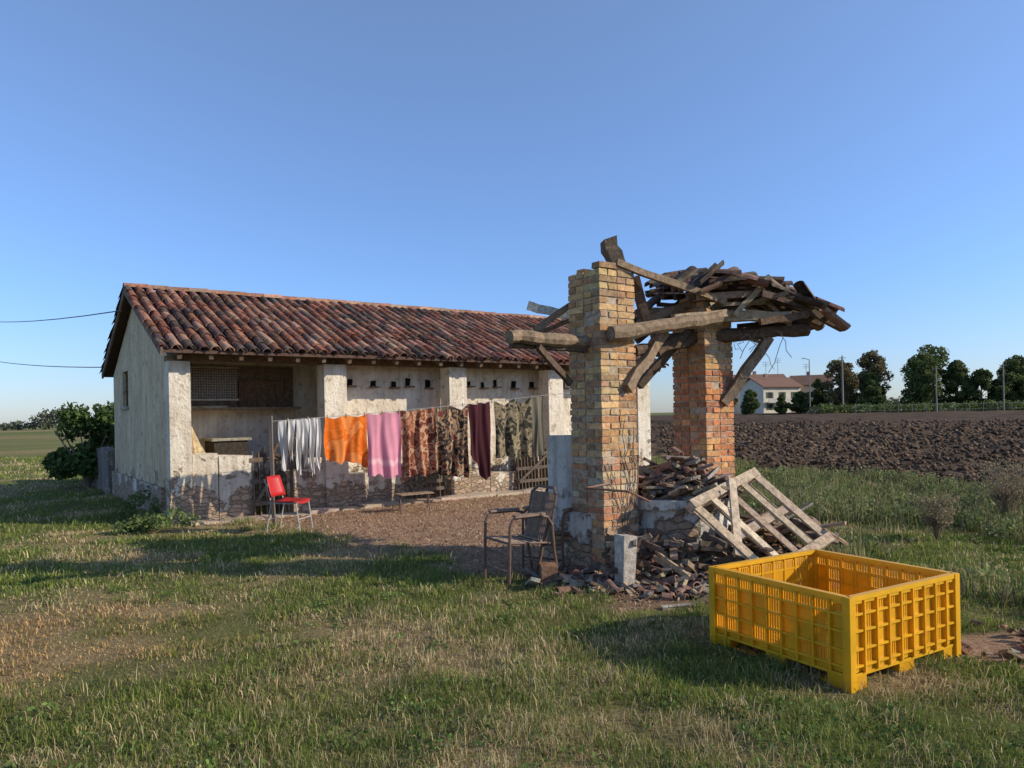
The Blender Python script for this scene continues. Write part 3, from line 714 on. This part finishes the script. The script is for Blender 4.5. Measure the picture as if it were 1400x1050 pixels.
# pallet
mb=MB()
P1=Vector((1.71,7.28,.72));P4=Vector((2.4,6.92,.02));P3=Vector((3.24,7.5,.28));P2=P1+P3-P4
eu=(P3-P4);ev=(P1-P4);nr=eu.cross(ev).normalized()
if nr.y>0: nr=-nr
PW=[(.46,.35,.24),(.37,.28,.19),(.54,.42,.29)]
for f in (.04,.5,.96): mb.board(P4+ev*f,P4+ev*f+eu,nr,.09,.08,rpick(PW))
for f in (.04,.27,.5,.73,.96): mb.board(P4+eu*f+nr*.052-ev*.0,P4+eu*f+ev+nr*.052,nr,.1 if f in(.04,.96) else .075,.022,rpick(PW))
for f in (.04,.96): mb.board(P4+ev*f+nr*.076,P4+ev*f+eu+nr*.076,nr,.1,.022,rpick(PW))
for f in (.1,.35,.62,.88): mb.board(P4+eu*f-nr*.053,P4+eu*f+ev-nr*.053,nr,.08,.02,rpick(PW))
mb.board(P1.lerp(P2,.62)+nr*.1,P4.lerp(P1,.42)+nr*.11-Vector((0,0,.12)),nr,.085,.025,rpick(PW))
mb.build('wooden_pallet',M_WOOD)
# ------------------------------------------------------------------ yellow crate
F0=Vector((1.97,4.33,float(H(1.97,4.33))+.0));CR=empty('yellow_plastic_crate',F0,D2R(30.5))
LX,LY,HT=1.12,1.07,.565
YC=(.85,.46,.015);YD=(.8,.4,.01)
def wall(name,M,Lw):
    mb=MB();nc=9;cw=Lw/nc
    mb.box(0,Lw,-.022,.018,HT-.03,HT,YC,0,M);mb.box(0,Lw,-.014,.0,HT-.05,HT-.03,YC,0,M)
    for z in (.135,.235,.345,.445): mb.box(0,Lw,-.018,.008,z,z+.014,YC,0,M)
    for i in range(nc+1):
        x=min(max(i*cw,.008),Lw-.008);mb.box(x-.007,x+.007,-.024,.01,.1,HT-.031,YC,0,M)
    rows=[(.1,.135),(.149,.235),(.249,.345),(.359,.445),(.459,HT-.05)]
    for ri,(z0,z1) in enumerate(rows):
        for i in range(nc):
            x0=i*cw+.008;x1=(i+1)*cw-.008
            solid=(ri in(0,)) or (ri in (2,3) and i%3!=1) or (ri==1 and i%3==2)
            if solid: mb.box(x0,x1,0,.004,z0,z1,YD,0,M)
            else:
                ns=5;g_=(x1-x0)/ns
                for q in range(ns): mb.box(x0+q*g_+g_*.2,x0+q*g_+g_*.8,0,.005,z0,z1,YD,0,M)
    mb.build(name,M_PLASTIC,CR)
I=Matrix.Identity(4)
wall('side_right',I,LX)
wall('side_left',Matrix(((0,1,0,0),(-1,0,0,LY),(0,0,1,0),(0,0,0,1))),LY)
wall('side_back',Matrix(((-1,0,0,LX),(0,-1,0,LY),(0,0,1,0),(0,0,0,1))),LX)
wall('side_far',Matrix(((0,-1,0,LX),(1,0,0,0),(0,0,1,0),(0,0,0,1))),LY)
mb=MB()
mb.box(.012,LX-.012,.012,LY-.012,.115,.13,YD)
for i in range(16): mb.box(.02+i*(LX-.05)/15.,.028+i*(LX-.05)/15.,.02,LY-.02,.1305,.136,YD)
for fx in (0,LX/2-.07,LX-.14):
    for fy in (0,LY/2-.07,LY-.14):
        mb.box(fx-.008,fx+.148,fy-.008,fy+.148,.0,.1,YD)
    mb.box(fx+.004,fx+.136,.141,LY-.141,.0,.022,YD)
for fy in (-.012,LY-.006): mb.box(-.012,LX+.012,fy,fy+.018,.082,.1,YC)
for fx in (-.012,LX-.006): mb.box(fx,fx+.018,.007,LY-.007,.082,.1,YC)
for cx,cy in ((0,0),(LX,0),(0,LY),(LX,LY)):
    mb.box(cx-.026,cx+.026,cy-.026,cy+.026,0.0,HT-.001,YC)
mb.build('base',M_PLASTIC,CR)
# ------------------------------------------------------------------ chairs
def rchair(name,loc,rz,rust,scale=1):
    e=empty(name,loc,rz);e.scale=(scale,)*3
    mb=MB();r_=.015
    for y in (-.25,.25):
        mb.tube([(.27,y,0),(.26,y,.3),(.25,y,.58),(.22,y,.64),(.15,y,.66),(-.1,y,.66),(-.18,y,.64),(-.23,y,.56),(-.25,y,.3),(-.3,y,0)],r_,rust,7)
        mb.tube([(.26,y*.9,.42),(-.2,y*.9,.38),(-.3,y*.9,.85)],r_,rust,7)
        mb.box(-.14,.2,y-.03,y+.03,.665,.69,(.22,.14,.09),.006)
    mb.tube([(-.3,-.225,.85),(-.33,-.15,.91),(-.33,.15,.91),(-.3,.225,.85)],r_,rust,7)
    for x,z in ((.26,.42),(-.2,.38),(.25,.3),(.26,.14),(-.27,.14)): mb.tube([(x,-.25,z),(x,.25,z)],r_*.8,rust,6)
    for i in range(13):
        y=-.21+i*.035;mb.tube([(.26,y,.425),(.0,y,.395),(-.19,y,.385),(-.25,y,.6),(-.31,y,.86)],.012,rc((.24,.16,.105),.3),5)
    for zz in (.46,.54,.62,.7,.78): mb.tube([(-.21-.1*(zz-.4)*2,-.22,zz),(-.235-.1*(zz-.4)*2,0,zz),(-.21-.1*(zz-.4)*2,.22,zz)],.012,rc((.22,.15,.1),.3),5)
    for xx_ in (-.12,-.03,.06,.15,.23): mb.tube([(xx_,-.22,.408),(xx_,.22,.408)],.012,rc((.22,.15,.1),.3),5)
    mb.build('frame',M_METAL,e)
rchair('rusty_armchair',(.05,7.35,0),D2R(-150),(.13,.075,.05))
rchair('rusty_armchair',(.42,7.95,0),D2R(-120),(.12,.07,.05),.95)
mb=MB();R=Matrix.Translation((.32,7.2,.0))@Matrix.Rotation(.3,4,'Z')
mb.box(-.08,.08,-.08,.08,0,.17,(.2,.11,.07),.03,R);mb.beam((.2,7.2,.1),(.35,7.3,.62),.03,.02,WD)
mb.build('broken_bucket',M_DEBRIS)
e=empty('red_chair',(-3.32,10.85,0),D2R(-12))
mb=MB()
vs=[];nu=8;nv=6
for j in range(nv+1):
    for i in range(nu+1):
        y=-.2+.4*i/nu;v=j/nv;vs.append((-.21-.1*v+.05*((i/nu-.5)*2)**2,y*(1-.1*v*v),.46+.36*v))
fs=[(j*(nu+1)+i,j*(nu+1)+i+1,(j+1)*(nu+1)+i+1,(j+1)*(nu+1)+i) for j in range(1,nv) for i in range(nu)]
mb.add(vs,fs,(.42,.015,.012))
vs=[];
for j in range(nv+1):
    for i in range(nu+1):
        x=-.22+.45*j/nv;vs.append((x,-.21+.42*i/nu,.445+.03*((i/nu-.5)*2)**2-.02*math.sin(j/nv*3)+(-.03 if j==nv else 0)))
fs=[(j*(nu+1)+i,j*(nu+1)+i+1,(j+1)*(nu+1)+i+1,(j+1)*(nu+1)+i) for j in range(nv) for i in range(nu)]
mb.add(vs,fs,(.4,.015,.012))
ob=mb.build('red_shell',M_RED,e,True);so_=ob.modifiers.new('s','SOLIDIFY');so_.thickness=.012
mb=MB();gm=(.35,.33,.3)
for y in (-.19,.19):
    mb.tube([(.26,y,0),(.2,y,.43),(-.2,y,.43),(-.28,y,0)],.011,gm,6);mb.tube([(-.2,y*.95,.43),(-.3,y*.9,.78)],.01,gm,6)
mb.tube([(.23,-.19,.2),(.23,.19,.2)],.008,gm,6);mb.tube([(-.24,-.19,.2),(-.24,.19,.2)],.008,gm,6)
mb.build('legs',M_METAL,e)
e=empty('low_bench',(-1.75,12.9,0),BA);mb=MB()
for i in range(5): mb.box(-.32,.32,-.14+i*.06,-.09+i*.06,.3,.32,rc((.25,.17,.11)),.004)
for x in (-.28,.28): mb.tube([(x-.05,-.13,0),(x,0,.3),(x+.05,.15,0)],.012,(.15,.1,.08),6)
mb.build('seat_and_legs',M_WOOD,e)
# ------------------------------------------------------------------ distant houses
def house(name,x,y,wd,dp,h,roofh,rz,wc_,rcol,nwin=3):
    e=empty(name,(x,y,float(H(x,y))-.1),rz);mb=MB();mb.box(-wd/2,wd/2,-dp/2,dp/2,0,h,wc_);mb.prism([(-dp/2,h),(dp/2,h),(0,h+roofh-.15)],-wd/2,wd/2,wc_);mb.build('walls',M_FARW,e)
    mb=MB();mb.prism([(-dp/2-.6,h-.25),(0,h+roofh),(dp/2+.6,h-.25),(dp/2+.6,h-.05),(0,h+roofh+.2),(-dp/2-.6,h-.05)],-wd/2-.5,wd/2+.5,rcol);mb.box(-1,-.2,.3,1.0,h+roofh*.5,h+roofh+1.1,(.35,.22,.16));mb.build('roof',M_TILE,e)
    mb=MB()
    for fl in range(max(1,int(h/2.8))):
        for i in range(nwin):
            xx_=-wd/2+wd*(i+.5)/nwin;z=fl*2.8+1
            mb.box(xx_-.5,xx_+.5,-dp/2-.04,-dp/2-.01,z,z+1.4,(.03,.03,.035));mb.box(xx_-1.0,xx_-.52,-dp/2-.07,-dp/2-.01,z,z+1.4,(.07,.12,.07));mb.box(xx_+.52,xx_+1.0,-dp/2-.07,-dp/2-.01,z,z+1.4,(.07,.12,.07))
    mb.box(-wd/2+.5,wd/2-3,-dp/2-1.3,-dp/2-.08,2.7,2.85,(.6,.57,.5));mb.box(-wd/2+.5,wd/2-3,-dp/2-1.3,-dp/2-1.2,2.85,3.7,(.5,.48,.42))
    mb.build('windows_and_balcony',M_FARW,e)
house('farmhouse',63.5,180,11,9,6.6,2.2,.35,(.6,.53,.42),(.2,.11,.08))
house('farmhouse',75,183,9,8,7.0,2.3,-.4,(.6,.5,.36),(.22,.12,.08),3)
house('farmhouse',53,195,9,8,3.8,1.8,.1,(.5,.44,.35),(.24,.13,.09),2)
house('farmhouse',69,205,14,9,8.2,2.6,.05,(.55,.45,.33),(.22,.12,.08),4)
mb=MB()
for x in np.arange(63,112,2.6): mb.box(x,x+.07,134,134.07,.5,2.3,(.25,.25,.23))
mb.box(63,112,134.02,134.05,2.15,2.2,(.25,.25,.23));mb.box(63,112,134.02,134.05,1.2,1.24,(.25,.25,.23))
mb.build('field_fence',M_FARW)
def pole(name,x,y,h,lamp=False,r_=.12):
    z=float(H(x,y));mb=MB();mb.tube([(x,y,z-.3),(x,y,z+h)],[r_,r_*.7],(.28,.25,.22),8)
    if lamp: mb.tube([(x,y,z+h),(x-.8,y,z+h+.25)],.07,(.3,.3,.3),6);mb.box(x-1.4,x-.7,y-.15,y+.15,z+h+.2,z+h+.35,(.5,.5,.5))
    else: mb.box(x-.7,x+.7,y-.06,y+.06,z+h-.5,z+h-.38,(.25,.22,.2))
    mb.build(name,M_FARW)
pole('street_lamp',57.5,141,10.6,True);pole('utility_pole',63.4,140,11.2,False,.2);pole('utility_pole',79,136,8.6,False,.14);pole('utility_pole',91.5,136,9,False,.14)
pole('utility_pole',-33,43,8.6);pole('utility_pole',47,178,9,False,.1)
for x,y,h in ((62,178,12.5),(66,181,13.5),(73,181,12)):
    z=float(H(x,y));mb=MB();mb.tube([(x,y,z+5),(x,y,z+h)],.05,(.25,.25,.25),5)
    for q in (0,.5,.9): mb.tube([(x-.8,y,z+h-q),(x+.8,y,z+h-q)],.04,(.3,.3,.3),4)
    mb.build('tv_antenna',M_FARW)
mb=MB()
def wire(a,b_,sg):
    a=Vector(a);b_=Vector(b_);mb.tube([a.lerp(b_,i/12)-Vector((0,0,sg*4*(i/12)*(1-i/12))) for i in range(13)],.012,(.05,.05,.05),4)
wire((-7.75,14.6,3.9),(-33,43,8.3),.35);wire((-9.4,17.6,3.0),(-33,43,6.2),.3)
mb.build('overhead_wires',M_METAL)
